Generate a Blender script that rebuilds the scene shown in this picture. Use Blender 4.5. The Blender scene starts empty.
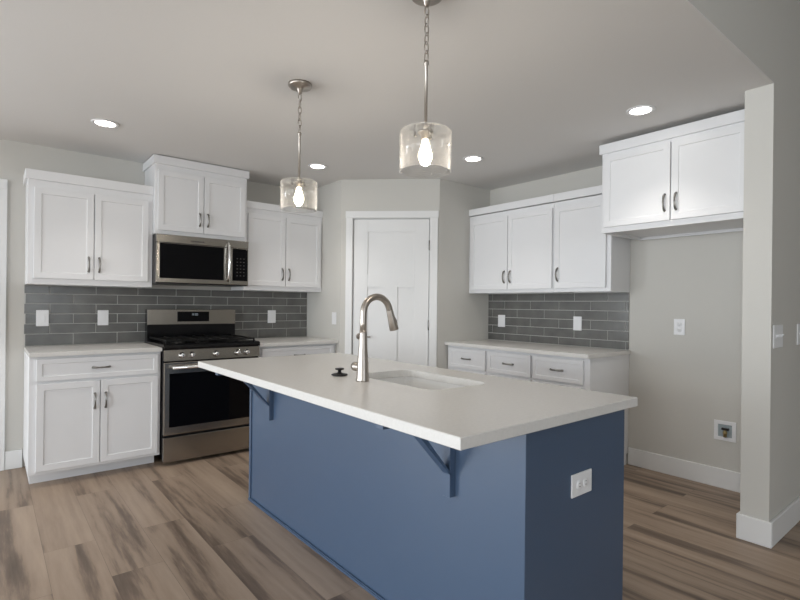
import bpy, bmesh, math, random
from mathutils import Vector, Matrix
random.seed(7)
S = bpy.context.scene
COL = S.collection
PI = math.pi

# ------------------------------------------------------------------ camera
cam_d = bpy.data.cameras.new('camera')
cam = bpy.data.objects.new('camera', cam_d)
COL.objects.link(cam)
yaw, roll = 0.686, 0.011
F = Vector((math.sin(yaw), math.cos(yaw), 0)); R0 = Vector((math.cos(yaw), -math.sin(yaw), 0)); U0 = Vector((0, 0, 1))
Rv = R0 * math.cos(roll) + U0 * math.sin(roll); Uv = U0 * math.cos(roll) - R0 * math.sin(roll)
m = Matrix((Rv, Uv, -F)).transposed().to_4x4()
m.translation = Vector((-0.206, -4.75, 1.26))
cam.matrix_world = m
cam_d.sensor_width = 36.0
cam_d.lens = 501.93 / 800 * 36.0
cam_d.shift_y = 4.92 / 800
cam_d.clip_start = 0.05
S.camera = cam

# ------------------------------------------------------------------ view, world
vs = S.view_settings
vs.view_transform = 'Standard'; vs.look = 'None'; vs.gamma = 1.0; vs.use_curve_mapping = False
vs.exposure = 0.12
W = bpy.data.worlds.new('world'); S.world = W; W.use_nodes = True
bg = W.node_tree.nodes['Background']
bg.inputs[0].default_value = (0.75, 0.87, 1.0, 1); bg.inputs[1].default_value = 1.0

def area(name, loc, direction, sx, sy, power, col=(1, 1, 1), spread=PI):
    d = bpy.data.lights.new(name, 'AREA'); d.shape = 'RECTANGLE'; d.size = sx; d.size_y = sy
    d.energy = power; d.color = col; d.spread = spread
    o = bpy.data.objects.new(name, d); COL.objects.link(o)
    o.location = loc; o.rotation_euler = Vector(direction).to_track_quat('-Z', 'Y').to_euler()
    return o
# daylight entering by the great room's windows
DAY = (0.88, 0.945, 1.0)
area('window_daylight', (-6.65, -6.0, 1.45), (1, 0.0, 0.0), 2.6, 1.7, 170, DAY)
area('window_daylight', (-6.65, -2.0, 1.25), (1, 0.0, -0.0), 2.9, 2.0, 108, DAY)
area('window_daylight', (-3.4, -.10, 1.15), (0.0, -1, -0.02), 2.2, 1.9, 150, DAY)
area('window_daylight', (0.0, -8.8, 1.5), (0, 1, 0.05), 2.4, 1.7, 32, DAY)
CAN_POWER = 6.5
PENDANT_POWER = 3.6
WARM = (1.0, 0.90, 0.79)

# ------------------------------------------------------------------ materials
def mat(name, col=(.8, .8, .8), rough=.5, metal=0., spec=.5, coat=0., bump=None, emit=None):
    M = bpy.data.materials.new(name); M.use_nodes = True
    n = M.node_tree.nodes; l = M.node_tree.links; b = n['Principled BSDF']
    b.inputs['Base Color'].default_value = (*col, 1); b.inputs['Roughness'].default_value = rough
    b.inputs['Metallic'].default_value = metal; b.inputs['Specular IOR Level'].default_value = spec
    b.inputs['Coat Weight'].default_value = coat
    if emit:
        b.inputs['Emission Color'].default_value = (*emit[0], 1); b.inputs['Emission Strength'].default_value = emit[1]
    if bump:
        sc, st, stretch = bump
        tc = n.new('ShaderNodeTexCoord'); mp = n.new('ShaderNodeMapping'); mp.inputs['Scale'].default_value = stretch
        no = n.new('ShaderNodeTexNoise'); no.inputs['Scale'].default_value = sc; no.inputs['Detail'].default_value = 3
        bp = n.new('ShaderNodeBump'); bp.inputs['Strength'].default_value = st; bp.inputs['Distance'].default_value = .002
        l.new(tc.outputs['Object'], mp.inputs[0]); l.new(mp.outputs[0], no.inputs['Vector'])
        l.new(no.outputs[0], bp.inputs['Height']); l.new(bp.outputs[0], b.inputs['Normal'])
    return M

M = {}
M['wall'] = mat('wall_paint', (.610, .594, .556), .85, spec=.25, bump=(160, .25, (1, 1, 1)))
M['ceiling'] = mat('ceiling_paint', (.775, .765, .75), .9, spec=.2, bump=(120, .3, (1, 1, 1)))
M['trim'] = mat('trim_paint', (.80, .80, .795), .35)
M['cab'] = mat('cabinet_paint', (.80, .80, .81), .38)
M['cabin'] = mat('cabinet_interior', (.68, .66, .62), .6)
M['quartz'] = None
M['blue'] = mat('island_paint', (.060, .099, .168), .36, spec=.75)
M['steel'] = mat('brushed_steel', (.38, .355, .318), .23, 1.0, bump=(60, .12, (1, 1, 90)))
M['dsteel'] = mat('dark_steel', (.20, .19, .185), .40, 1.0, bump=(60, .12, (1, 1, 90)))
M['chrome'] = mat('bright_steel', (.72, .71, .70), .18, 1.0)
M['nickel'] = mat('brushed_nickel', (.44, .40, .36), .33, 1.0)
M['pull'] = mat('pull_nickel', (.25, .24, .225), .28, 1.0)
M['bglass'] = mat('black_glass', (.003, .003, .004), .06, spec=.18)
M['benamel'] = mat('black_enamel', (.005, .005, .006), .16, spec=.3)
M['iron'] = mat('cast_iron', (.006, .006, .006), .45, spec=.25)
M['bplastic'] = mat('black_plastic', (.012, .010, .011), .30)
M['white'] = mat('white_plastic', (.82, .82, .83), .35)
M['slot'] = mat('slot_dark', (.03, .03, .03), .6)
M['porcelain'] = mat('sink_white', (.84, .84, .83), .15)
M['brass'] = mat('valve_brass', (.45, .36, .18), .3, 1.0)
M['digit'] = mat('display_digits', (.1, .1, .1), .5, emit=((.75, .9, 1.0), .25))
M['grey_mark'] = mat('grey_print', (.055, .05, .047), .5)
M['can'] = mat('lamp_lens', (.9, .9, .9), .5, emit=((1.0, .95, .86), 14.0))
M['bulb'] = mat('bulb_glow', (.9, .9, .9), .3, emit=((1.0, .86, .64), 16.0))
M['clear'] = None

def quartz():
    Q = mat('white_quartz', (.68, .665, .64), .27, spec=.35); n = Q.node_tree.nodes; l = Q.node_tree.links
    tc = n.new('ShaderNodeTexCoord'); no = n.new('ShaderNodeTexNoise'); no.inputs['Scale'].default_value = 90; no.inputs['Detail'].default_value = 4
    r = n.new('ShaderNodeValToRGB'); r.color_ramp.elements[0].position = .3; r.color_ramp.elements[0].color = (.68, .665, .64, 1)
    r.color_ramp.elements[1].position = .7; r.color_ramp.elements[1].color = (.72, .705, .68, 1)
    l.new(tc.outputs['Object'], no.inputs['Vector']); l.new(no.outputs[0], r.inputs[0]); l.new(r.outputs[0], n['Principled BSDF'].inputs['Base Color'])
    return Q
M['quartz'] = quartz()

def glass(name, seeded):
    G = bpy.data.materials.new(name); G.use_nodes = True; n = G.node_tree.nodes; l = G.node_tree.links
    n.remove(n['Principled BSDF'])
    tr = n.new('ShaderNodeBsdfTransparent'); tr.inputs[0].default_value = (.975, .975, .97, 1)
    gl = n.new('ShaderNodeBsdfGlossy'); gl.inputs['Roughness'].default_value = .06
    fr = n.new('ShaderNodeLayerWeight'); fr.inputs['Blend'].default_value = .5
    pw_ = n.new('ShaderNodeMath'); pw_.operation = 'POWER'; pw_.inputs[1].default_value = 2.6
    ma = n.new('ShaderNodeMath'); ma.operation = 'MULTIPLY_ADD'; ma.inputs[1].default_value = .80; ma.inputs[2].default_value = .03
    mx = n.new('ShaderNodeMixShader')
    l.new(fr.outputs['Facing'], pw_.inputs[0]); l.new(pw_.outputs[0], ma.inputs[0])
    l.new(ma.outputs[0], mx.inputs[0]); l.new(tr.outputs[0], mx.inputs[1]); l.new(gl.outputs[0], mx.inputs[2])
    out = mx
    if seeded:      # the bubbles in the glass scatter a little light
        tl_ = n.new('ShaderNodeBsdfTranslucent'); tl_.inputs[0].default_value = (.95, .94, .92, 1)
        m3 = n.new('ShaderNodeMixShader')
        p4 = n.new('ShaderNodeMath'); p4.operation = 'POWER'; p4.inputs[1].default_value = 5.0
        k4 = n.new('ShaderNodeMath'); k4.operation = 'MULTIPLY_ADD'; k4.inputs[1].default_value = .14; k4.inputs[2].default_value = .008
        l.new(fr.outputs['Facing'], p4.inputs[0]); l.new(p4.outputs[0], k4.inputs[0]); l.new(k4.outputs[0], m3.inputs[0])
        l.new(mx.outputs[0], m3.inputs[1]); l.new(tl_.outputs[0], m3.inputs[2]); out = m3
    l.new(out.outputs[0], n['Material Output'].inputs[0])
    if seeded:
        tc = n.new('ShaderNodeTexCoord'); no = n.new('ShaderNodeTexVoronoi'); no.inputs['Scale'].default_value = 95
        rp = n.new('ShaderNodeMapRange'); rp.inputs[1].default_value = 0; rp.inputs[2].default_value = .35; rp.inputs[3].default_value = 1; rp.inputs[4].default_value = 0
        bp = n.new('ShaderNodeBump'); bp.inputs['Strength'].default_value = .85; bp.inputs['Distance'].default_value = .003
        l.new(tc.outputs['Object'], no.inputs['Vector']); l.new(no.outputs['Distance'], rp.inputs[0]); l.new(rp.outputs[0], bp.inputs['Height'])
        l.new(bp.outputs[0], gl.inputs['Normal']); l.new(bp.outputs[0], fr.inputs['Normal'])
    return G
M['clear'] = glass('seeded_glass', True)
M['pane'] = glass('window_glass', False)

def floor_mat():
    G = bpy.data.materials.new('vinyl_plank'); G.use_nodes = True; n = G.node_tree.nodes; l = G.node_tree.links
    b = n['Principled BSDF']; b.inputs['Roughness'].default_value = .42; b.inputs['Specular IOR Level'].default_value = .4
    tc = n.new('ShaderNodeTexCoord')
    mp = n.new('ShaderNodeMapping'); mp.inputs['Rotation'].default_value = (0, 0, PI / 2); mp.inputs['Location'].default_value = (.3, -.015 + .225 * 40, 0)
    l.new(tc.outputs['Object'], mp.inputs[0])
    br = n.new('ShaderNodeTexBrick'); br.offset = .37; br.offset_frequency = 2; br.squash = 1
    br.inputs['Color1'].default_value = (0, 0, 0, 1); br.inputs['Color2'].default_value = (1, 1, 1, 1); br.inputs['Mortar'].default_value = (.5, .5, .5, 1)
    br.inputs['Scale'].default_value = 1; br.inputs['Mortar Size'].default_value = .0009; br.inputs['Mortar Smooth'].default_value = .2
    br.inputs['Bias'].default_value = 0; br.inputs['Brick Width'].default_value = 1.22; br.inputs['Row Height'].default_value = .225
    l.new(mp.outputs[0], br.inputs['Vector'])
    sep = n.new('ShaderNodeSeparateColor'); l.new(br.outputs['Color'], sep.inputs[0])
    # broad blotchy streaks, different on each plank
    w1 = n.new('ShaderNodeMath'); w1.operation = 'MULTIPLY'; w1.inputs[1].default_value = 37.0; l.new(sep.outputs[0], w1.inputs[0])
    m1 = n.new('ShaderNodeMapping'); m1.inputs['Scale'].default_value = (8.0, 0.42, 1); l.new(tc.outputs['Object'], m1.inputs[0])
    n1 = n.new('ShaderNodeTexNoise'); n1.noise_dimensions = '4D'; n1.inputs['Scale'].default_value = 1.0; n1.inputs['Detail'].default_value = 2.6
    n1.inputs['Roughness'].default_value = .6; n1.inputs['Distortion'].default_value = .4
    l.new(m1.outputs[0], n1.inputs['Vector']); l.new(w1.outputs[0], n1.inputs['W'])
    # fine grain
    m2 = n.new('ShaderNodeMapping'); m2.inputs['Scale'].default_value = (46, 4.2, 1); l.new(tc.outputs['Object'], m2.inputs[0])
    n2 = n.new('ShaderNodeTexNoise'); n2.noise_dimensions = '4D'; n2.inputs['Scale'].default_value = 1.0; n2.inputs['Detail'].default_value = 6
    n2.inputs['Roughness'].default_value = .65
    l.new(m2.outputs[0], n2.inputs['Vector']); l.new(w1.outputs[0], n2.inputs['W'])
    a1 = n.new('ShaderNodeMath'); a1.operation = 'MULTIPLY_ADD'; a1.inputs[1].default_value = .30; l.new(n2.outputs[0], a1.inputs[0]); l.new(n1.outputs[0], a1.inputs[2])
    a2 = n.new('ShaderNodeMath'); a2.operation = 'MULTIPLY_ADD'; a2.inputs[1].default_value = .10; l.new(sep.outputs[0], a2.inputs[0]); l.new(a1.outputs[0], a2.inputs[2])
    rp = n.new('ShaderNodeValToRGB'); cr = rp.color_ramp
    cr.elements[0].position = .51; cr.elements[0].color = (.095, .066, .048, 1)
    cr.elements[1].position = .92; cr.elements[1].color = (.425, .322, .242, 1)
    e = cr.elements.new(.61); e.color = (.170, .122, .090, 1)
    e = cr.elements.new(.69); e.color = (.310, .229, .168, 1)
    e = cr.elements.new(.80); e.color = (.370, .278, .207, 1)
    l.new(a2.outputs[0], rp.inputs[0])
    mx = n.new('ShaderNodeMix'); mx.data_type = 'RGBA'; mx.inputs[7].default_value = (.17, .128, .098, 1)
    l.new(br.outputs['Fac'], mx.inputs[0]); l.new(rp.outputs[0], mx.inputs[6]); l.new(mx.outputs[2], b.inputs['Base Color'])
    bp = n.new('ShaderNodeBump'); bp.inputs['Strength'].default_value = .12; bp.inputs['Distance'].default_value = .002
    l.new(n2.outputs[0], bp.inputs['Height']); l.new(bp.outputs[0], b.inputs['Normal'])
    return G
M['floor'] = floor_mat()

def tile_mat():
    G = mat('grey_tile', (.1, .1, .1), .20, spec=.42); n = G.node_tree.nodes; l = G.node_tree.links; b = n['Principled BSDF']
    tc = n.new('ShaderNodeTexCoord'); no = n.new('ShaderNodeTexNoise'); no.inputs['Scale'].default_value = 7; no.inputs['Detail'].default_value = 3
    r = n.new('ShaderNodeValToRGB'); r.color_ramp.elements[0].position = .3; r.color_ramp.elements[0].color = (.108, .107, .102, 1)
    r.color_ramp.elements[1].position = .72; r.color_ramp.elements[1].color = (.165, .163, .154, 1)
    l.new(tc.outputs['Object'], no.inputs['Vector']); l.new(no.outputs[0], r.inputs[0]); l.new(r.outputs[0], b.inputs['Base Color'])
    bp = n.new('ShaderNodeBump'); bp.inputs['Strength'].default_value = .3; bp.inputs['Distance'].default_value = .004
    n3 = n.new('ShaderNodeTexNoise'); n3.inputs['Scale'].default_value = 16; l.new(tc.outputs['Object'], n3.inputs['Vector'])
    l.new(n3.outputs[0], bp.inputs['Height']); l.new(bp.outputs[0], b.inputs['Normal'])
    return G
M['tile'] = tile_mat()
M['grout'] = mat('grout', (.54, .53, .505), .9)

# ------------------------------------------------------------------ mesh helpers
class MB:
    """collects shapes, then links them as ONE mesh object"""
    def __init__(self): self.bm = bmesh.new(); self.smooth = False
    def _merge(self, b, mi):
        for f in b.faces: f.material_index = mi
        me = bpy.data.meshes.new('tmp'); b.to_mesh(me); b.free()
        self.bm.from_mesh(me); bpy.data.meshes.remove(me)
    def box(self, x0, x1, y0, y1, z0, z1, bev=0.0, seg=1, mi=0):
        b = bmesh.new(); bmesh.ops.create_cube(b, size=1)
        for v in b.verts:
            v.co = Vector(((x0 + x1) / 2 + v.co.x * (x1 - x0), (y0 + y1) / 2 + v.co.y * (y1 - y0), (z0 + z1) / 2 + v.co.z * (z1 - z0)))
        if bev: bmesh.ops.bevel(b, geom=b.edges[:], offset=bev, segments=seg, affect='EDGES', profile=.5)
        self._merge(b, mi); return self
    def prism(self, pts, z0, z1, mi=0, bev=0.0):
        b = bmesh.new(); vs_ = [b.verts.new((p[0], p[1], z0)) for p in pts]; f = b.faces.new(vs_)
        r = bmesh.ops.extrude_face_region(b, geom=[f])
        for v in r['geom']:
            if isinstance(v, bmesh.types.BMVert): v.co.z = z1
        bmesh.ops.recalc_face_normals(b, faces=b.faces[:])
        if bev: bmesh.ops.bevel(b, geom=b.edges[:], offset=bev, segments=2, affect='EDGES')
        self._merge(b, mi); return self
    def xprism(self, pts, x0, x1, mi=0, bev=0.0):   # pts in (y,z), extruded along x
        b = bmesh.new(); vs_ = [b.verts.new((x0, p[0], p[1])) for p in pts]; f = b.faces.new(vs_)
        r = bmesh.ops.extrude_face_region(b, geom=[f])
        for v in r['geom']:
            if isinstance(v, bmesh.types.BMVert): v.co.x = x1
        bmesh.ops.recalc_face_normals(b, faces=b.faces[:])
        if bev: bmesh.ops.bevel(b, geom=b.edges[:], offset=bev, segments=2, affect='EDGES')
        self._merge(b, mi); return self
    def lathe(self, prof, c=(0, 0, 0), axis='z', n=32, mi=0, closed=False):   # prof: (r, h)
        b = bmesh.new(); rings = []
        for r, h in prof:
            ring = []
            if r < 1e-6: ring = [b.verts.new((0, 0, h))]
            else:
                for i in range(n):
                    a = 2 * PI * i / n; ring.append(b.verts.new((r * math.cos(a), r * math.sin(a), h)))
            rings.append(ring)
        pairs = list(zip(rings, rings[1:]))
        if closed: pairs.append((rings[-1], rings[0]))
        for p, q in pairs:
            for i in range(n):
                j = (i + 1) % n
                if len(p) == 1 and len(q) == 1: continue
                if len(p) == 1: b.faces.new((p[0], q[j], q[i]))
                elif len(q) == 1: b.faces.new((p[i], p[j], q[0]))
                else: b.faces.new((p[i], p[j], q[j], q[i]))
        if not closed:
            for ring, rev in ((rings[0], True), (rings[-1], False)):
                if len(ring) > 1: b.faces.new(ring[::-1] if rev else ring)
        bmesh.ops.recalc_face_normals(b, faces=b.faces[:])
        rot = {'z': Matrix(), 'x': Matrix.Rotation(PI / 2, 4, 'Y'), 'y': Matrix.Rotation(-PI / 2, 4, 'X'), '-y': Matrix.Rotation(PI / 2, 4, 'X')}[axis]
        for v in b.verts: v.co = (rot @ v.co) + Vector(c)
        for f in b.faces: f.smooth = True
        self._merge(b, mi); self.smooth = True; return self
    def tube(self, pts, rad, n=12, mi=0, closed=False, flat=1.0):
        pts = [Vector(p) for p in pts]; N = len(pts)
        rads = rad if isinstance(rad, (list, tuple)) else [rad] * N
        b = bmesh.new(); rings = []; up = None
        for i, p in enumerate(pts):
            if closed: t = (pts[(i + 1) % N] - pts[i - 1]).normalized()
            else: t = (pts[min(i + 1, N - 1)] - pts[max(i - 1, 0)]).normalized()
            if up is None:
                up = Vector((0, 0, 1)) if abs(t.z) < .9 else Vector((1, 0, 0))
            s = t.cross(up).normalized(); up = s.cross(t).normalized()
            rings.append([b.verts.new(p + (s * math.cos(2 * PI * k / n) + up * flat * math.sin(2 * PI * k / n)) * rads[i]) for k in range(n)])
        prs = list(zip(rings, rings[1:]))
        if closed: prs.append((rings[-1], rings[0]))
        for p, q in prs:
            for k in range(n): b.faces.new((p[k], p[(k + 1) % n], q[(k + 1) % n], q[k]))
        if not closed: b.faces.new(rings[0][::-1]); b.faces.new(rings[-1])
        bmesh.ops.recalc_face_normals(b, faces=b.faces[:])
        for f in b.faces: f.smooth = True
        self._merge(b, mi); self.smooth = True; return self
    def panel(self, x0, x1, yf, z0, z1, t=.019, w=.058, d=.0065, mi=0):
        """shaker door lying in xz, front at y=yf, recessed flat panel"""
        b = bmesh.new(); bmesh.ops.create_cube(b, size=1)
        for v in b.verts:
            v.co = Vector(((x0 + x1) / 2 + v.co.x * (x1 - x0), yf + t / 2 + v.co.y * t, (z0 + z1) / 2 + v.co.z * (z1 - z0)))
        bmesh.ops.bevel(b, geom=b.edges[:], offset=.0016, segments=1, affect='EDGES')
        b.faces.ensure_lookup_table()
        f = min(b.faces, key=lambda f: (f.calc_center_median().y, -f.calc_area()))
        bmesh.ops.inset_region(b, faces=[f], thickness=w)
        bmesh.ops.inset_region(b, faces=[f], thickness=.004, depth=-d)
        self._merge(b, mi); return self
    def build(self, name, mats, parent=None, loc=(0, 0, 0), rotz=0, shift=None):
        me = bpy.data.meshes.new(name)
        if shift is not None: bmesh.ops.translate(self.bm, verts=self.bm.verts[:], vec=-Vector(shift))
        self.bm.to_mesh(me); self.bm.free()
        for mm in (mats if isinstance(mats, (list, tuple)) else [mats]): me.materials.append(mm)
        o = bpy.data.objects.new(name, me); COL.objects.link(o)
        o.location = shift if shift is not None else loc
        o.rotation_euler = (0, 0, rotz)
        if parent: o.parent = parent
        return o

def thing(name, label, cat, loc=(0, 0, 0), rotz=0, group=None):
    o = bpy.data.objects.new(name, None); COL.objects.link(o); o.empty_display_size = .1
    o.location = loc; o.rotation_euler = (0, 0, rotz); o['label'] = label; o['category'] = cat
    if group: o['group'] = group
    return o
def tag(o, label, cat, group=None):
    o['label'] = label; o['category'] = cat
    if group: o['group'] = group
    return o
def struct(o): o['kind'] = 'structure'; return o

# ------------------------------------------------------------------ dimensions
XP, YP1 = 2.402, -.662           # pantry: left wing
XD, YP2 = 3.073, -1.318          # pantry: right wing
XR = 3.791                       # right wall face
ZC = 2.455                       # kitchen ceiling
YS0, YS1 = -3.808, -3.940        # stub wall thickness
XS = 2.996                       # stub end
ZG = 3.15                        # great room ceiling
XW, YB, XE = -6.8, -9.0, 6.4
RZ = -PI / 2                     # rotation of things standing on the right wall

# ------------------------------------------------------------------ shell
struct(MB().box(XW - .1, XE + .1, YB - .1, .25, -.06, 0).build('floor', M['floor']))
# range wall, with the doorway left of the cabinets
DW0, DW1, DWZ = -1.02, -.205, 2.065
w = MB().box(XW - .1, -4.6, 0, .12, 0, ZG + .1).box(-2.2, DW0, 0, .12, 0, ZG + .1).box(-4.6, -2.2, 0, .12, 0, .10).box(-4.6, -2.2, 0, .12, 2.2, ZG + .1).box(DW1, XR + .12, 0, .12, 0, ZG + .1).box(DW0, DW1, 0, .12, DWZ, ZG + .1)
struct(w.build('wall_back', M['wall']))
struct(MB().box(XR, XR + .12, YS0, 0, 0, ZC + .1).build('wall_right', M['wall']))
# stub wall beside the fridge space, running on to the right
struct(MB().box(XS, XE, YS1, YS0, 0, ZG).build('wall_stub', M['wall']))
struct(MB().box(XW, XS, YS1, YS0, ZC + .003, ZG).build('wall_header', M['wall']))
struct(MB().box(XW, XR + .12, YS0, 0, ZC, ZC + .1).box(XW, XS, YS1, YS0, ZC, ZC + .003).build('ceiling', M['ceiling']))
struct(MB().box(XW - .1, XE + .1, YB - .1, YS1, ZG, ZG + .1).build('ceiling_front', M['ceiling']))
struct(MB().box(XE, XE + .1, YB, YS1, 0, ZG).build('wall_front_right', M['wall']))
# left wall with two window openings, wall behind the camera with one
def holed(name, along, fixed0, fixed1, a0, a1, holes):
    mb = MB(); cur = a0
    def put(p, q, z0, z1):
        if along == 'y': mb.box(fixed0, fixed1, p, q, z0, z1)
        else: mb.box(p, q, fixed0, fixed1, z0, z1)
    for h0, h1, z0, z1 in sorted(holes):
        put(cur, h0, 0, ZG); put(h0, h1, 0, z0); put(h0, h1, z1, ZG); cur = h1
    put(cur, a1, 0, ZG); struct(mb.build(name, M['wall']))
holed('wall_left', 'y', XW - .1, XW, YB, 0, [(-7.35, -4.65, .55, 2.35), (-3.50, -.50, .20, 2.35)])
holed('wall_front', 'x', YB - .1, YB, XW, XE, [(-1.25, 1.25, .6, 2.4)])
def window(nm, along, fx, a0, a1, z0, z1):
    e = bpy.data.objects.new(nm, None); COL.objects.link(e); struct(e)
    fr = MB()
    def put(mb, p, q, u0, u1, t):
        if along == 'y': mb.box(fx - t, fx + t, p, q, u0, u1)
        else: mb.box(p, q, fx - t, fx + t, u0, u1)
    mid = (a0 + a1) / 2
    put(fr, a0, a0 + .06, z0, z1, .04); put(fr, a1 - .06, a1, z0, z1, .04); put(fr, mid - .03, mid + .03, z0, z1, .035)
    put(fr, a0 + .06, mid - .03, z0, z0 + .06, .04); put(fr, mid + .03, a1 - .06, z0, z0 + .06, .04)
    put(fr, a0 + .06, mid - .03, z1 - .06, z1, .04); put(fr, mid + .03, a1 - .06, z1 - .06, z1, .04)
    fr.build('window_frame', M['trim'], e)
    for p, q in ((a0 + .06, mid - .03), (mid + .03, a1 - .06)):
        g = MB(); put(g, p, q, z0 + .06, z1 - .06, .003); g.build('window_pane', M['pane'], e)
window('window_1', 'y', XW - .05, -7.35, -4.65, .55, 2.35)
window('window_2', 'y', XW - .05, -3.50, -.50, .20, 2.35)
window('window_4', 'x', .06, -4.6, -2.2, .10, 2.2)
window('window_3', 'x', YB - .05, -1.25, 1.25, .6, 2.4)

# pantry corner: left wing, diagonal with the door, right wing
A = Vector((XP, YP1)); B = Vector((XD, YP2)); T = (B - A).normalized(); NB = Vector((-T.y, T.x))   # NB points into the pantry
DLEN = (B - A).length; th = .11
def dp(s, off): q = A + T * s + NB * off; return (q.x, q.y)
D0, D1, DZ = .100, .868, 2.098      # rough opening
k = th * math.tan(PI / 8)
pw = MB()
pw.prism([(XP, 0), (XP + th, 0), (XP + th, YP1 + k), dp(0, 0)], 0, ZC)
pw.prism([dp(0, 0), (XP + th, YP1 + k), dp(D0, th), dp(D0, 0)], 0, ZC)
pw.prism([dp(D0, 0), dp(D0, th), dp(D1, th), dp(D1, 0)], DZ, ZC)
pw.prism([dp(D1, 0), dp(D1, th), (XD + k, YP2 + th), dp(DLEN, 0)], 0, ZC)
pw.prism([dp(DLEN, 0), (XD + k, YP2 + th), (XR, YP2 + th), (XR, YP2)], 0, ZC)
struct(pw.build('wall_corner', M['wall']))
ANG = math.atan2(T.y, T.x)
# pantry door (local x runs along the diagonal, y=0 is the wall face, -y into the kitchen)
door = bpy.data.objects.new('door_1', None); COL.objects.link(door); struct(door); door.location = (A.x, A.y, 0); door.rotation_euler = (0, 0, ANG)
s0, s1, sz = .123, .844, 2.076
def door_slab(name, x0, x1, z0, z1, yf, parent, three=True):
    t = .035; b = MB(); st = .135; bot = .24; yb = yf + t
    b.box(x0, x0 + st, yf, yb, z0, z1, bev=.0012); b.box(x1 - st, x1, yf, yb, z0, z1, bev=.0012)
    ztop = 1.955; zmid = 1.553; zlow = 1.430
    b.box(x0 + st, x1 - st, yf, yb, ztop, z1); b.box(x0 + st, x1 - st, yf, yb, zlow, zmid); b.box(x0 + st, x1 - st, yf, yb, z0, z0 + bot)
    xm = (x0 + x1) / 2
    b.box(xm - .063, xm + .063, yf, yb, z0 + bot, zlow)
    b.box(x0 + st, x1 - st, yf + .011, yb - .011, zmid, ztop)
    b.box(x0 + st, xm - .063, yf + .011, yb - .011, z0 + bot, zlow); b.box(xm + .063, x1 - st, yf + .011, yb - .011, z0 + bot, zlow)
    return b.build(name, M['trim'], parent)
door_slab('door_slab', s0, s1, .012, sz, .006, door)
jb = MB().box(D0 + .001, s0 - .005, -.001, th - .001, 0, sz + .004).box(s1 + .005, D1 - .001, -.001, th - .001, 0, sz + .004).box(D0 + .001, D1 - .001, -.001, th - .001, sz + .004, DZ - .001)
jb.box(s0 - .004, s0 + .012, .044, .060, 0, sz).box(s1 - .012, s1 + .004, .044, .060, 0, sz)
jb.build('door_jamb', M['trim'], door)
for hz in (1.825, 1.072, .30):
    h = MB().lathe([(.0065, -.047), (.0075, -.045), (.0075, .045), (.0065, .047)], (s1 + .003, -.004, hz), n=12)
    h.build('hinge', M['pull'], door)
lv = MB().lathe([(.030, 0), (.030, .006), (.024, .010), (.012, .012), (.010, .045), (.0, .046)], (s0 + .062, .006, .955), axis='-y', n=24)
lv.tube([(s0 + .062, -.036, .955), (s0 + .09, -.040, .955), (s0 + .13, -.040, .954), (s0 + .175, -.036, .953)], [.010, .0085, .0075, .006], n=10)
lv.build('door_lever', M['nickel'], door)
cs = MB()
for a, b_ in ((.050, .114), (.853, .925)): cs.box(a, b_, -.019, 0, 0, 2.085, bev=.002)
cs.box(.045, .930, -.021, 0, 2.085, 2.150, bev=.002)
struct(cs.build('trim_1', M['trim'], loc=(A.x, A.y, 0), rotz=ANG))

# doorway left of the cabinets: casing and door beyond the frame
c2 = MB().box(-.195, -.108, -.019, 0, 0, 2.085, bev=.002).box(-1.12, -1.03, -.019, 0, 0, 2.085, bev=.002).box(-1.12, -.108, -.021, 0, 2.085, 2.158, bev=.002)
c2.box(DW1, DW1 + .012, -.001, .12, 0, DWZ)
struct(c2.build('trim_2', M['trim']))
d2 = bpy.data.objects.new('door_2', None); COL.objects.link(d2); struct(d2)
door_slab('door_slab', DW0 + .005, DW1 - .005, .012, DWZ - .005, .02, d2)
MB().lathe([(.030, 0), (.030, .006), (.012, .012), (.010, .045), (.028, .05), (.028, .07), (.0, .078)], (DW0 + .07, .02, .95), axis='-y', n=24).build('door_knob', M['nickel'], d2)

# baseboards
def bb(nm, *boxes):
    mb = MB()
    for x0, x1, y0, y1 in boxes: mb.box(x0, x1, y0, y1, 0, .135, bev=.003)
    struct(mb.build(nm, M['trim']))
bb('baseboard_back', (-.107, -.001, -.015, 0), (XW, -1.121, -.015, 0))
bb('baseboard_right', (XR - .015, XR, YS0, -2.797))
bb('baseboard_stub', (XS - .015, XS, YS1 - .015, YS0 + .015), (XS, XE, YS1 - .015, YS1), (XS, XR - .016, YS0, YS0 + .015))
bb('baseboard_left', (XW, XW + .015, YB, -.016)); bb('baseboard_front', (XW + .016, XE, YB, YB + .015))
bb('baseboard_front_right', (XE - .015, XE, YB + .016, YS1 - .016))

# ------------------------------------------------------------------ tiled backsplashes (local x along the wall)
def backsplash(label, loc, rotz, W_, z0, z1, joint, rows_from_top):
    t = thing('tile_backsplash', label, 'backsplash', loc, rotz, 'grey tiled backsplashes')
    MB().box(0, W_, -.006, -.002, z0, z1).build('grout', M['grout'], t)
    mb = MB(); g = .005; z = z1; row = 0
    rows = []
    zt = z1
    for h in rows_from_top:
        zb = max(zt - h, z0); rows.append((zb, zt)); zt = zb
        if zb <= z0: break
    for i, (zb, zt) in enumerate(rows):
        off = joint if i % 2 == 0 else joint + .1545
        x = off - .309 * math.ceil(off / .309 + 1)
        while x < W_:
            a, b_ = max(x + g / 2, .0005), min(x + .309 - g / 2, W_ - .0005)
            if b_ - a > .008 and zt - zb > .01:
                mb.box(a, b_, -.010, -.005, zb + g / 2, zt - g / 2, bev=.0012)
            x += .309
    mb.build('tiles', M['tile'], t)
    return t
rowsL = [.064, .0765, .0785, .0775, .0765, .094]
backsplash('dark grey glazed tile backsplash behind the stove', (0, 0, 0), 0, XP - .002, .916, 1.380, .160, rowsL)
backsplash('dark grey glazed tile backsplash under the right wall cabinets', (XR, YP2 - .002, 0), RZ, 1.47, .916, 1.380, .054, [.0705, .0805, .0815, .0815, .0815, .08])

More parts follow.
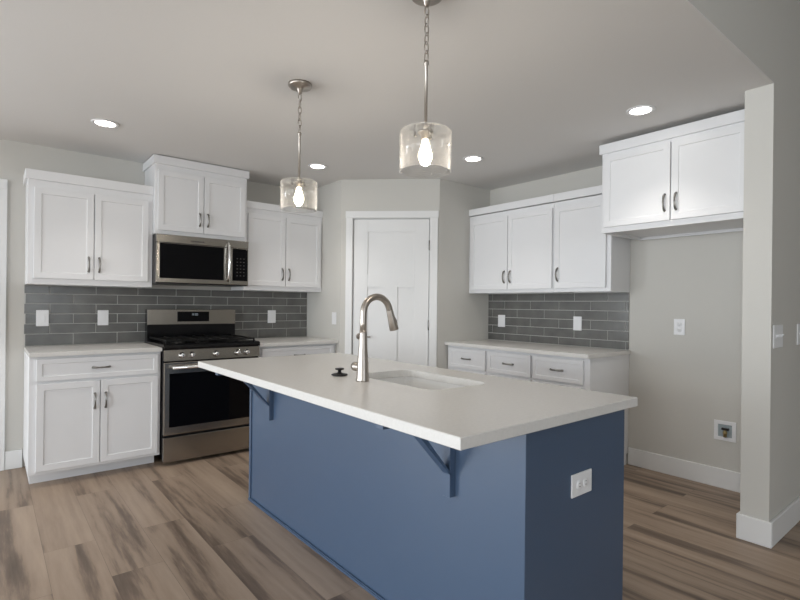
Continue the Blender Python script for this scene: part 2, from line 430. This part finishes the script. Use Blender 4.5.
# ------------------------------------------------------------------ cabinets
def pull(parent, x, y, z, vertical=True, L=.104):
    mb = MB(); pts = []; rr = []
    for i in range(17):
        u = i / 16; s = (u - .5) * L
        d = .024 * (math.sin(PI * u) ** .55) if 0 < u < 1 else 0
        pts.append((x, y - .002 - d, z + s) if vertical else (x + s, y - .002 - d, z)); rr.append(.0050 + .0026 * abs(math.cos(PI * u)) ** 2 + .0012 * math.exp(-((u - .5) / .07) ** 2))
    mb.tube(pts, rr, n=10)
    for e in (-.5, .5):
        c = (x, y, z + e * L) if vertical else (x + e * L, y, z)
        mb.lathe([(.0085, 0), (.0085, .002), (.006, .005), (0, .006)], c, axis='-y', n=14)
    return mb.build('handle', M['pull'], parent)

def carcass(W_, z0, z1, dep, lip=.022, toe=None, side_ext=0):
    """box with a face frame in front, recessed bottom; y=0 is the wall, front of frame at -dep"""
    b = MB(); zb = z0 + lip if toe is None else z0
    b.box(0, .016, -dep + .019, -.002, z0, z1).box(W_ - .016, W_, -dep + .019, -.002, z0, z1)
    b.box(.016, W_ - .016, -dep + .019, -.002, zb, zb + .016).box(.016, W_ - .016, -dep + .019, -.002, z1 - .016, z1)
    b.box(.016, W_ - .016, -.010, -.002, zb + .016, z1 - .016)
    b.box(.016, W_ - .016, -.024, -.010, z0 + .002, zb) if toe is None else None
    b.box(0, W_, -dep, -dep + .019, z0, z1, bev=.0015)
    return b
def crown(W_, z0, z1, dep, parent, l=True, r=True, ov=.022):
    x0 = -ov if l else 0; x1 = W_ + ov if r else W_
    b = MB()
    b.box(x0, x1, -dep - ov, -.002, z0 + .004, z1, bev=.002)
    return b.build('crown', M['cab'], parent)

def wall_cabinet(label, loc, rotz, W_, z0, z1, dep, doors, crown_z=None, cl=True, cr=True, group='white wall cabinets', ov=.016):
    t = thing('wall_cabinet', label, 'cabinet', (loc[0], loc[1], z0), rotz, group)
    carcass(W_, 0, z1 - z0, dep).build('body', M['cab'], t)
    for (x0, x1, a, b_, side) in doors:
        d = MB().panel(x0, x1, -dep - .0205, a - z0, b_ - z0).build('door', M['cab'], t)
        hx = x1 - .031 if side == 'r' else x0 + .031
        pull(d, hx, -dep - .0205, a - z0 + .115)
    if crown_z: crown(W_, crown_z[0] - z0, crown_z[1] - z0, dep, t, cl, cr, ov)
    return t
UD = .304
wall_cabinet('white two-door wall cabinet over the counter left of the stove', (.001, 0), 0, .819, 1.382, 2.14, UD,
             [(.036, .404, 1.424, 2.075, 'r'), (.411, .784, 1.424, 2.075, 'l')], (2.127, 2.200), True, False)
wall_cabinet('white two-door wall cabinet raised above the microwave', (.821, 0), 0, .763, 1.815, 2.40, .365,
             [(.020, .378, 1.846, 2.330, 'r'), (.384, .742, 1.846, 2.330, 'l')], (2.378, 2.448), True, True)
wall_cabinet('white two-door wall cabinet between microwave and pantry corner', (1.586, 0), 0, XP - 1.588, 1.382, 2.14, UD,
             [(.034, .405, 1.424, 2.085, 'r'), (.412, .790, 1.424, 2.085, 'l')], (2.130, 2.197), False, False)
wall_cabinet('white two-door wall cabinet in the corner right of the pantry door', (XR, YP2 - .002), RZ, .966, 1.382, 2.14, UD,
             [(.036, .486, 1.413, 2.092, 'r'), (.493, .957, 1.413, 2.092, 'l')], (2.142, 2.210), False, False)
wall_cabinet('white single-door wall cabinet next to the fridge space', (XR, YP2 - .969), RZ, .505, 1.382, 2.14, UD,
             [(.018, .470, 1.413, 2.092, 'l')], (2.142, 2.210), False, False)
wall_cabinet('white two-door wall cabinet hung high over the empty fridge space', (XR, -2.868), RZ, .928, 1.790, 2.37, .587,
             [(.026, .474, 1.828, 2.335, 'r'), (.482, .906, 1.828, 2.335, 'l')], (2.352, 2.424), True, False)

def base_cabinet(label, loc, rotz, W_, dep, drawers, doors, toe=(.0, .0), group='white base cabinets', side_toe=True):
    t = thing('base_cabinet', label, 'cabinet', (loc[0], loc[1], 0), rotz, group)
    carcass(W_, .086, .883, dep, toe=True).build('body', M['cab'], t)
    MB().box(toe[0], W_ - toe[1], -dep + .115, -.03, 0, .086).build('toe_kick', M['cab'], t)
    for (x0, x1, a, b_) in drawers:
        d = MB().panel(x0, x1, -dep - .0205, a, b_, w=.042).build('drawer', M['cab'], t)
        pull(d, (x0 + x1) / 2, -dep - .0205, (a + b_) / 2, vertical=False)
    for (x0, x1, a, b_, side) in doors:
        d = MB().panel(x0, x1, -dep - .0205, a, b_).build('door', M['cab'], t)
        pull(d, x1 - .031 if side == 'r' else x0 + .031, -dep - .0205, b_ - .145)
    return t
BD = .590
base_cabinet('white base cabinet with wide drawer left of the stove', (.003, 0), 0, .817, BD, [(.040, .797, .717, .866)],
             [(.040, .411, .108, .698, 'r'), (.417, .797, .108, .698, 'l')], toe=(.014, .012))
base_cabinet('white base cabinet in the corner between stove and pantry', (1.604, 0), 0, XP - 1.607, BD, [(.034, .760, .717, .866)],
             [(.034, .394, .108, .698, 'r'), (.400, .760, .108, .698, 'l')])
base_cabinet('white base cabinet with two drawers in the corner right of the pantry', (XR, YP2 - .002), RZ, .966, BD,
             [(.028, .482, .683, .862), (.513, .960, .683, .862)], [(.028, .482, .108, .664, 'r'), (.513, .960, .108, .664, 'l')])
base_cabinet('white single-drawer base cabinet ending the run at the fridge space', (XR, YP2 - .969), RZ, .505, BD,
             [(.016, .458, .683, .862)], [(.016, .458, .108, .664, 'l')])

# worktops
def slab(label, pts, z0=.8845, z1=.914, group='white quartz worktops'):
    c = Vector((sum(p[0] for p in pts) / len(pts), sum(p[1] for p in pts) / len(pts), z0))
    o = MB().prism(pts, z0, z1, bev=.002).build('countertop', M['quartz'], shift=c)
    return tag(o, label, 'countertop', group)
slab('short white quartz worktop left of the stove', [(.001, -.002), (.823, -.002), (.823, -.628), (.001, -.628)])
slab('short white quartz worktop between the stove and the pantry', [(1.600, -.002), (XP - .002, -.002), (XP - .002, -.640), (1.600, -.640)])
slab('long white quartz worktop on the right wall drawers', [(XR - .002, YP2 - .002), (XR - .002, -2.806), (XR - .640, -2.806), (XR - .640, YP2 - .002)])

# ------------------------------------------------------------------ stove
rg = thing('gas_range', 'stainless steel gas range with black oven window between the base cabinets', 'stove', (.829, -.02, 0))
RW = .769; yf = -.595     # local front of the body
b = MB().box(0, RW, yf, 0, .10, .90).box(.03, RW - .03, yf + .05, -.03, .03, .10)
b.build('body', M['bplastic'], rg)
for x in (.05, RW - .05):
    for y in (yf + .08, -.06): MB().lathe([(.016, 0), (.016, .028), (.010, .032)], (x, y, 0), n=12).build('foot', M['bplastic'], rg)
MB().box(.002, RW - .002, yf - .036, yf - .001, 0.030, .220, bev=.004, seg=2).build('drawer', M['steel'], rg)
od = MB().box(.002, RW - .002, yf - .040, yf - .001, .238, .798, bev=.005, seg=2).build('oven_door', M['steel'], rg)
MB().box(.040, RW - .040, yf - .0425, yf - .039, .298, .712, bev=.001).build('oven_window', M['bglass'], od)
hb = MB().tube([(.05, yf - .088, .760), (RW - .05, yf - .088, .760)], .0125, n=16)
for x in (.075, RW - .075): hb.box(x - .012, x + .012, yf - .088, yf - .039, .748, .772, bev=.003)
hb.build('handle', M['chrome'], od)
MB().xprism([(yf - .001, .808), (yf - .040, .808), (yf - .030, .892), (yf - .001, .892)], .002, RW - .002, bev=.003).build('control_panel', M['steel'], rg)
for i, x in enumerate((.130, .205, .393, .572, .648)):
    kb = MB().lathe([(.024, 0), (.024, .008), (.019, .011), (.018, .034), (.015, .038), (0, .038)], (x, yf - .034, .850), axis='-y', n=24)
    kb.box(x - .004, x + .004, yf - .0755, yf - .070, .834, .866, bev=.001)
    kb.build('knob', M['chrome'], rg)
# cooktop with rolled black front edge
ck = MB().xprism([(-.001, .902), (yf - .012, .894), (yf - .038, .897), (yf - .044, .910), (yf - .036, .930), (yf - .012, .937), (-.03, .928), (-.001, .928)], .0, RW, bev=.002)
ck.build('cooktop', M['benamel'], rg)
for x, y, r in ((.15, -.16, .038), (.15, -.45, .046), (.381, -.305, .05), (.61, -.16, .038), (.61, -.45, .046)):
    MB().lathe([(r + .012, .928), (r + .010, .938), (r, .940), (r, .948), (r - .006, .951), (0, .951)], (x, y, 0), n=24).build('burner', M['iron'], rg)
for gx0, gx1 in ((.022, .262), (.268, .494), (.500, .740)):
    g = MB(); zt = .966; bw = .006
    g.box(gx0, gx1, -.590, -.578, zt - .014, zt, bev=.002).box(gx0, gx1, -.052, -.040, zt - .014, zt, bev=.002)
    g.box(gx0, gx0 + .012, -.578, -.052, zt - .014, zt, bev=.002).box(gx1 - .012, gx1, -.578, -.052, zt - .014, zt, bev=.002)
    mx_ = (gx0 + gx1) / 2
    g.box(mx_ - bw, mx_ + bw, -.578, -.052, zt - .013, zt - .001)
    for y in (-.45, -.305, -.16): g.box(gx0 + .012, mx_ - bw, y - bw, y + bw, zt - .013, zt - .001).box(mx_ + bw, gx1 - .012, y - bw, y + bw, zt - .013, zt - .001)
    for x in (gx0, gx1 - .012):
        for y in (-.590, -.052): g.box(x, x + .012, y, y + .012, .929, zt - .014)
    g.build('grate', M['iron'], rg)
bgd = MB().box(0.004, RW - .004, -.075, -.004, .929, 1.198, bev=.003, seg=2).build('back_guard', M['benamel'], rg)
MB().box(.004, RW - .004, -.082, -.0755, 1.066, 1.200, bev=.003, seg=2).build('steel_panel', M['steel'], bgd)
MB().box(.245, .520, -.0845, -.0815, 1.092, 1.180, bev=.001).build('display', M['bglass'], bgd)
dg = MB()
SEG = {'1': 'bc', '2': 'abged', '0': 'abcdef', '5': 'afgcd'}
def digits(mb, txt, x, z, h, y):
    wd = h * .55; t_ = h * .11
    for ch in txt:
        if ch == ':':
            mb.box(x, x + t_, y - .0006, y, z + h * .25, z + h * .37).box(x, x + t_, y - .0006, y, z + h * .62, z + h * .74); x += t_ * 2.6; continue
        bx = {'a': (0, wd, h - t_, h), 'd': (0, wd, 0, t_), 'g': (0, wd, h / 2 - t_ / 2, h / 2 + t_ / 2), 'f': (0, t_, h / 2, h), 'e': (0, t_, 0, h / 2), 'b': (wd - t_, wd, h / 2, h), 'c': (wd - t_, wd, 0, h / 2)}
        for s in SEG[ch]:
            q = bx[s]; mb.box(x + q[0], x + q[1], y - .0006, y, z + q[2], z + q[3])
        x += wd * 1.45
digits(dg, '12:00', .362, 1.146, .018, -.0846)
dg.build('display_lettering', M['digit'], bgd)

# ------------------------------------------------------------------ microwave
mw = thing('microwave', 'stainless over-the-range microwave with black glass door under a cabinet', 'microwave', (.823, 0, 1.412))
MWW = .760; myf = -.385; H = .398
MB().box(0, MWW, myf, -.012, .006, H).build('body', M['bplastic'], mw)
MB().box(0, MWW, myf - .030, -.012, 0, .006).build('underside', M['bplastic'], mw)
md = MB().box(0, .600, myf - .035, myf - .001, .008, .330, bev=.003, seg=2).build('door', M['steel'], mw)
MB().box(.024, .540, myf - .0375, myf - .034, .044, .326, bev=.001).build('door_window', M['bglass'], md)
hp = []
for i in range(15):
    u = i / 14; hp.append((.576, myf - .036 - .042 * math.sin(PI * u) ** .5, .040 + u * .335))
MB().tube(hp, .0115, n=12).build('handle', M['chrome'], md)
tp = MB().box(0, MWW, myf - .035, myf - .001, .332, H - .001, bev=.003, seg=2).build('vent_panel', M['steel'], mw)
lg = MB()
for i in range(8): lg.box(.268 + i * .0135, .268 + i * .0135 + .009, myf - .0356, myf - .035, .352, .362)
lg.build('badge', M['grey_mark'], tp)
cp = MB().box(.602, MWW, myf - .035, myf - .001, .008, .330, bev=.003, seg=2).build('control_panel', M['steel'], mw)
kp = MB().box(.616, MWW - .008, myf - .0370, myf - .034, .044, .326, bev=.001)
for r in range(6):
    for c in range(3): kp.box(.652 + c * .030, .664 + c * .030, myf - .0376, myf - .037, .085 + r * .030, .093 + r * .030, mi=1)
kp.build('keypad', [M['bglass'], M['grey_mark']], cp)

# ------------------------------------------------------------------ island
IX0, IX1, IY0, IY1 = 1.098, 1.728, -1.660, -3.787
isl = thing('kitchen_island', 'large blue painted kitchen island in the middle of the wood floor', 'island', (1.40, -2.72, 0))
def I(mb, name, mt, parent=isl): return mb.build(name, mt, parent, loc=(-1.40, 2.72, 0))
b = MB().box(IX0 + .004, IX1 - .02, IY1 + .02, IY1 + .038, 0, .877).box(IX0 + .004, IX1 - .02, IY0 - .02, IY0 - .004, 0, .877)
b.box(IX0 + .004, IX0 + .022, IY1 + .038, IY0 - .02, 0, .877).box(IX1 - .04, IX1 - .02, IY1 + .038, IY0 - .02, .10, .877).box(IX0 + .022, IX1 - .09, IY1 + .038, IY0 - .02, .09, .105)
b.box(IX1 - .10, IX1 - .09, IY1 + .038, IY0 - .02, 0, .09)
I(b, 'body', M['blue'])
I(MB().box(IX0 + .003, IX1, IY1, IY1 + .019, 0, .877, bev=.0015), 'end_panel', M['blue'])
I(MB().box(IX0, IX0 + .003, IY1, IY0, .0, .877), 'back_panel', M['blue'])
I(MB().box(IX0 - .008, IX0 - .0005, IY0 - .020, IY0 + .004, 0, .877, bev=.0015), 'corner_trim', M['blue'])
I(MB().xprism([(0, 0), (-.014, 0), (-.014, .010), (-.006, .019), (0, .019)], 0, 1).box(0, 0.0001, 0, .0001, 0, .0001), 'tmp', M['blue']) if False else None
sm = MB(); sm.prism([(IX0 - .013, IY1), (IX0 - .0005, IY1), (IX0 - .0005, IY0 + .004), (IX0 - .013, IY0 + .004)], 0, .019, bev=.004)
I(sm, 'shoe_moulding', M['blue'])
# doors on the working side
for i in range(4):
    y1 = IY0 - .04 - i * .52; d = MB()
    d.box(IX1 - .0195, IX1, y1 - .50, y1, .12, .86, bev=.0015)
    dd = I(d, 'door', M['blue'])
    hp_ = [(IX1 + .001 + .022 * math.sin(PI * u / 8) ** .6, y1 - .04 if i % 2 else y1 - .46, .66 + .0125 * u) for u in range(9)]
    MB().tube(hp_, .005, n=8).build('handle', M['pull'], dd)
# steel brackets under the seating overhang
def bracket(y):
    b = MB(); hw = .019
    b.box(IX0 - .026, IX0 - .0005, y - hw, y + hw, .572, .8765, bev=.001)
    b.box(IX0 - .330, IX0 - .030, y - hw, y + hw, .8615, .8765, bev=.001)
    b2 = MB()
    p0 = Vector((IX0 - .025, 0, .640)); p1 = Vector((IX0 - .222, 0, .8625)); d = (p1 - p0).normalized(); nrm = Vector((-d.z, 0, d.x)) * .010
    pts = [p0 - nrm, p1 - nrm * .2 + d * .0, p1 + Vector((.030, 0, 0)), p0 + Vector((0, 0, .026))]
    bm = b.bm; vs_ = []
    for yy in (y - hw, y + hw): vs_.append([bm.verts.new((p.x, yy, p.z)) for p in pts])
    bm.faces.new(vs_[0]); bm.faces.new(vs_[1][::-1])
    for i in range(4): bm.faces.new((vs_[0][i], vs_[1][i], vs_[1][(i + 1) % 4], vs_[0][(i + 1) % 4]))
    bmesh.ops.recalc_face_normals(bm, faces=bm.faces[:])
    return I(b, 'bracket', M['blue'])
bracket(-1.968); bracket(-3.462)

# island worktop with the sink cut out
TX0, TX1, TY0, TY1 = .752, 1.730, -1.700, -3.836
SX0, SX1, SY0, SY1 = 1.185, 1.535, -2.690, -3.270
def rrect(x0, x1, y0, y1, r, n=6):
    pts = []
    for cx, cy, a0 in ((x1 - r, y1 - r, 0), (x0 + r, y1 - r, 90), (x0 + r, y0 + r, 180), (x1 - r, y0 + r, 270)):
        for i in range(n + 1):
            a = math.radians(a0 + 90 * i / n); pts.append((cx + r * math.cos(a), cy + r * math.sin(a)))
    return pts
hole = rrect(SX0, SX1, SY1, SY0, .06)
bm = bmesh.new(); z0, z1 = .879, .914
def ring(pts, z): return [bm.verts.new((p[0], p[1], z)) for p in pts]
outer = [(TX1, TY0), (TX0, TY0), (TX0, TY1), (TX1, TY1)]
be = .0025
def offs(d): return [(TX1 - d, TY0 - d), (TX0 + d, TY0 - d), (TX0 + d, TY1 + d), (TX1 - d, TY1 + d)]
levels = [(offs(be), z0), (offs(0), z0 + be), (offs(0), z1 - be), (offs(be), z1)]
orings = [ring(p, z) for p, z in levels]
for p, q in zip(orings, orings[1:]):
    for i in range(4): bm.faces.new((p[i], p[(i + 1) % 4], q[(i + 1) % 4], q[i]))
ht, hb_ = ring(hole, z1), ring(hole, z0)
Nh = len(hole)
for i in range(Nh): bm.faces.new((ht[i], ht[(i + 1) % Nh], hb_[(i + 1) % Nh], hb_[i]))
q = Nh // 4
for oring, hr in ((orings[-1], ht), (orings[0], hb_)):
    for c in range(4):
        seg = hr[c * q:(c + 1) * q]
        for i in range(q - 1): bm.faces.new((oring[c], seg[i], seg[i + 1]))
        nx = hr[((c + 1) * q) % Nh]
        bm.faces.new((oring[c], seg[-1], nx, oring[(c + 1) % 4]))
bmesh.ops.recalc_face_normals(bm, faces=bm.faces[:])
mb = MB(); mb.bm.free(); mb.bm = bm
tag(mb.build('countertop', M['quartz'], shift=(1.23, -2.75, .879)), 'big white quartz island worktop with overhang and sink cutout', 'countertop', 'white quartz worktops')

# undermount sink
sk = thing('sink', 'white undermount sink set into the island worktop', 'sink', (1.360, -2.980, .66))
def SK(mb, name, mt): return mb.build(name, mt, sk, loc=(-1.360, 2.980, -.66))
bm = bmesh.new()
prof = [(-.022, .8775), (.004, .8775), (.004, .86), (-.004, .70), (-.030, .672), (-.10, .666)]
rings = []
for d, z in prof: rings.append([bm.verts.new((p[0], p[1], z)) for p in rrect(SX0 + -d * 1 - 0 if d < 0 and False else SX0 - (d if d > 0 else 0) + (-d if d < -.001 and z < .87 else 0) - (.022 if z > .87 and d < 0 else 0),
        SX1 + (d if d > 0 else 0) - (-d if d < -.001 and z < .87 else 0) + (.022 if z > .87 and d < 0 else 0),
        SY1 - (d if d > 0 else 0) + (-d if d < -.001 and z < .87 else 0) - (.022 if z > .87 and d < 0 else 0),
        SY0 + (d if d > 0 else 0) - (-d if d < -.001 and z < .87 else 0) + (.022 if z > .87 and d < 0 else 0), .06)])
for p, q2 in zip(rings, rings[1:]):
    for i in range(len(p)): bm.faces.new((p[i], p[(i + 1) % len(p)], q2[(i + 1) % len(p)], q2[i]))
bm.faces.new(rings[-1])
bmesh.ops.recalc_face_normals(bm, faces=bm.faces[:])
for f in bm.faces: f.smooth = False
mb = MB(); mb.bm.free(); mb.bm = bm
so = SK(mb, 'basin', M['porcelain'])
SK(MB().lathe([(.040, .6665), (.040, .669), (.028, .669), (.026, .6668), (0, .6668)], (1.36, -2.98, 0), n=24), 'drain', M['nickel'])

# faucet
fc = thing('faucet', 'tall brushed nickel gooseneck faucet standing at the island sink', 'faucet', (1.106, -2.886, .914))
fb_ = MB().lathe([(.030, 0), (.030, .004), (.0285, .010), (.0265, .05), (.023, .11), (.0190, .165), (.0166, .215), (.0156, .232)], n=32)
fb_.build('body', M['nickel'], fc)
pts = [(0, 0, .225), (0, 0, .26), (0, 0, .295)]
cx_, cz_, ra = .076, .306, .076
for i in range(1, 25):
    a = PI - (PI + math.radians(-14)) * i / 24; pts.append((cx_ + ra * math.cos(a), 0, cz_ + ra * 1.0 * math.sin(a)))
dirv = (Vector(pts[-1]) - Vector(pts[-2])).normalized(); end = Vector(pts[-1]) + dirv * .004; pts.append(tuple(end))
MB().tube(pts, .0155, n=20).build('spout', M['nickel'], fc)
h0 = end; h1 = end + dirv * .02; h2 = end + dirv * .050; h3 = end + dirv * .094; h4 = end + dirv * .097
sh = MB().tube([h0, h0 + dirv * .002, h1, h2, h3, h4], [.0156, .0160, .0170, .0190, .0222, .0212], n=24)
sd = Vector((dirv.z, 0, -dirv.x)) * -1
spr = sh.build('spray_head', M['nickel'], fc)
c0 = end + dirv * .040 + sd * .017; c1 = end + dirv * .08 + sd * .020
MB().tube([c0, (c0 + c1) / 2 + sd * .002, c1], [.005, .006, .005], n=10).build('spray_button', M['bplastic'], spr)
hd = MB().lathe([(.0185, .012), (.0185, .040), (.0205, .043), (.0205, .066), (.018, .071), (0, .071)], (0, 0, .060), axis='y', n=24)
hd.tube([(.004, .058, .060), (.040, .060, .064), (.075, .062, .070)], [.0055, .0048, .004], n=10)
hd.build('handle', M['nickel'], fc)
# stopper
st = thing('sink_stopper', 'small black sink stopper with round cap left of the faucet', 'stopper', (1.114, -2.680, .9142))
MB().lathe([(.030, 0), (.039, .003), (.040, .006), (.036, .009), (.014, .013), (.0085, .016), (.0085, .026)], n=32).build('disc', M['bplastic'], st)
MB().lathe([(.010, .026), (.021, .029), (.022, .033), (.020, .036), (0, .037)], n=32).build('knob', M['bplastic'], st)

# ------------------------------------------------------------------ plates, outlets, switches (local: y=0 is the surface, -y outward)
def plate(name, label, loc, rotz, W_=.074, H_=.118, kind='rocker', cat='outlet', group='white wall plates', horiz=False, gangs=1):
    t = thing(name, label, cat, loc, rotz, group)
    if horiz: W_, H_ = H_, W_
    p = MB().box(-W_ / 2, W_ / 2, -.006, 0, -H_ / 2, H_ / 2, bev=.0025, seg=2).build('cover_plate', M['white'], t)
    if kind == 'rocker':
        w_, h_ = (.033, .066) if not horiz else (.066, .033)
        MB().box(-w_ / 2, w_ / 2, -.0085, -.006, -h_ / 2, h_ / 2, bev=.0012).build('rocker', M['white'], t)
    elif kind == 'duplex':
        for s in (-.020, .020):
            cx, cz = (s, 0) if horiz else (0, s)
            f = MB().lathe([(.0165, .006), (.0165, .0085), (.0155, .009), (0, .009)], (cx, 0, cz), axis='-y', n=20).build('socket', M['white'], t)
            sl = MB()
            if horiz: sl.box(cx - .004, cx + .003, -.0096, -.009, cz + .005, cz + .0068).box(cx - .004, cx + .003, -.0096, -.009, cz - .0068, cz - .005)
            else: sl.box(cx - .0068, cx - .005, -.0096, -.009, cz - .002, cz + .006).box(cx + .005, cx + .0068, -.0096, -.009, cz - .002, cz + .006).box(cx - .002, cx + .002, -.0096, -.009, cz - .0095, cz - .006)
            sl.build('slots', M['slot'], f)
    elif kind == 'toggle':
        for g_ in range(gangs):
            x = (g_ - (gangs - 1) / 2) * .046
            MB().xprism([(-.006, -.012), (-.006, .012), (-.009, .010), (-.017, .013), (-.019, .007), (-.009, -.004)], x - .004, x + .004, bev=.001).build('toggle', M['white'], t)
    return t
tl = -.0105
plate('wall_outlet', 'white wall plate on the tiles nearest the left end', (.113, tl, 1.128), 0, .080, .124)
plate('wall_outlet', 'white wall plate on the tiles nearer the stove, left side', (.520, tl, 1.128), 0, .078, .124)
plate('wall_outlet', 'white wall plate on the tiles right of the stove', (2.001, tl, 1.128), 0, .086, .128)
plate('wall_outlet', 'white wall plate on right wall tiles near the pantry corner', (XR + tl, -1.497, 1.111), RZ, .088, .120)
plate('wall_outlet', 'white wall plate on right wall tiles near the fridge space', (XR + tl, -2.337, 1.115), RZ, .080, .122)
plate('wall_outlet', 'white two-socket outlet on bare wall of the fridge space', (XR - .0005, -3.171, 1.118), RZ, .078, .120, kind='duplex')
plate('island_outlet', 'white two-socket outlet plate on the blue end of the island', (1.415, IY1 - .0005, .639), 0, .080, .128, kind='duplex', horiz=True)
plate('light_switch', 'white switch plate on the narrow wall left of the pantry door', (XP - .0005, -.556, 1.122), RZ, .076, .120, cat='switch')
plate('light_switch', 'white toggle switch plate on the wall right of the fridge space, by its edge', (3.105, YS1 - .0005, 1.112), 0, .165, .124, kind='toggle', cat='switch', gangs=3)
plate('light_switch', 'white toggle switch plate at the photo\'s right edge, beyond the other one', (3.57, YS1 - .0005, 1.112), 0, .165, .124, kind='toggle', cat='switch', gangs=3)

# fridge water box: recessed white box with a valve
wb = thing('water_box', 'white recessed water valve box low on the fridge space wall', 'valve box', (XR, -3.478, .403), RZ)
f = MB(); hw, hi = .069, .043
f.box(-hw, hw, -.006, -.0005, hi, hw, bev=.002).box(-hw, hw, -.006, -.0005, -hw, -hi, bev=.002).box(-hw, -hi, -.006, -.0005, -hi, hi, bev=.002).box(hi, hw, -.006, -.0005, -hi, hi, bev=.002)
f.build('frame', M['white'], wb)
g = mat('box_interior', (.33, .38, .40), .5)
bx = MB().box(-hi, hi, -.0022, -.0008, -hi, hi)
bx.build('recess', g, wb)
v = MB().lathe([(.011, -.040), (.011, -.018), (.014, -.016), (.014, -.004), (.009, 0), (.009, .010)], (0.006, -.020, 0), n=16)
v.build('valve', M['brass'], wb)
MB().box(-.016, .030, -.030, -.010, .008, .024, bev=.004, seg=2).build('valve_handle', M['bplastic'], wb)

# ------------------------------------------------------------------ ceiling lights
def point(name, loc, power, col, radius=.03):
    d = bpy.data.lights.new(name, 'POINT'); d.energy = power; d.color = col; d.shadow_soft_size = radius
    o = bpy.data.objects.new(name, d); COL.objects.link(o); o.location = loc; return o
def can_light(label, x, y, z=ZC):
    t = thing('recessed_light', label, 'ceiling light', (x, y, z), 0, 'round recessed ceiling lights')
    MB().lathe([(.060, -.0005), (.082, -.0005), (.083, -.004), (.078, -.008), (.062, -.006), (.060, -.004)], n=40, closed=True).build('trim_ring', M['trim'], t)
    MB().lathe([(0, -.0005), (.0595, -.0005), (.0595, -.0035), (0, -.0045)], n=40).build('lens', M['can'], t)
    d = bpy.data.lights.new('can_lamp', 'SPOT'); d.energy = CAN_POWER * 4; d.color = (1.0, .95, .89); d.spot_size = math.radians(98); d.spot_blend = .9; d.shadow_soft_size = .055
    o = bpy.data.objects.new('can_lamp', d); COL.objects.link(o); o.location = (0, 0, -.012); o.parent = t; o.name = 'lamp'
can_light('round recessed ceiling light in front of the leftmost wall cabinet', .385, -.895)
can_light('round recessed ceiling light beside the far pendant, toward the pantry corner', 1.988, -.922)
can_light('round recessed ceiling light right of the near pendant, before the pantry corner', 2.826, -1.963)
can_light('round recessed ceiling light in front of the high fridge cabinet', 2.835, -3.313)

def pendant(label, x, y):
    t = thing('pendant_light', label, 'pendant light', (x, y, ZC), 0, 'glass drum pendants over the island')
    MB().lathe([(0, -.0003), (.064, -.0003), (.065, -.010), (.060, -.018), (.022, -.022), (.016, -.030), (.010, -.052), (.005, -.056), (0, -.056)], n=36).build('ceiling_canopy', M['nickel'], t)
    # chain
    ch = MB(); z = -.050; i = 0; L = .046
    while z - L > -.272:
        pts = []
        for k_ in range(16):
            a = 2 * PI * k_ / 16; u = .0095 * math.cos(a); w_ = (.023) * math.sin(a)
            pts.append((u, 0, z - L / 2 + w_) if i % 2 == 0 else (0, u, z - L / 2 + w_))
        ch.tube(pts, .0025, n=6, closed=True); z -= .0345; i += 1
    ch.build('chain', M['nickel'], t)
    MB().lathe([(.009, -.262), (.010, -.266), (.010, -.276), (.0062, -.280), (.0062, -.505), (.010, -.510), (.012, -.529)], n=16).build('rod', M['nickel'], t)
    zt, zb = -.529, -.684; r = .099; tk = .004
    g = MB().lathe([(.012, zt), (r - .006, zt), (r, zt - .006), (r, zb), (r - tk, zb), (r - tk, zt - .008), (r - .008, zt - tk), (.012, zt - tk)], n=56, closed=True)
    g.build('glass_shade', M['clear'], t)
    s = MB().lathe([(0, zt - .0045), (.030, zt - .0045), (.030, zt - .010), (.018, zt - .013), (.016, zt - .034), (0, zt - .034)], n=24)
    s.build('socket', M['nickel'], t)
    for a in (0.3, 0.3 + 2 * PI / 3, 0.3 + 4 * PI / 3):
        kx, ky = .040 * math.cos(a), .040 * math.sin(a)
        MB().lathe([(.003, zt - .004), (.003, zt - .014), (.006, zt - .016), (.006, zt - .022), (0, zt - .023)], (kx, ky, 0), n=12).build('thumb_screw', M['pull'], t)
    zb0 = zt - .034
    MB().lathe([(.012, zb0), (.013, zb0 - .012), (.020, zb0 - .034), (.0265, zb0 - .056), (.0265, zb0 - .068), (.021, zb0 - .084), (.010, zb0 - .097), (0, zb0 - .101)], n=28).build('bulb', M['bulb'], t)
    point('lamp', (0, 0, zb0 - .125), PENDANT_POWER, WARM, .02).parent = t
pendant('glass drum pendant on a chain over the island, nearest the camera', 1.079, -3.323)
pendant('glass drum pendant on a chain over the island, nearer the stove', 1.094, -2.283)
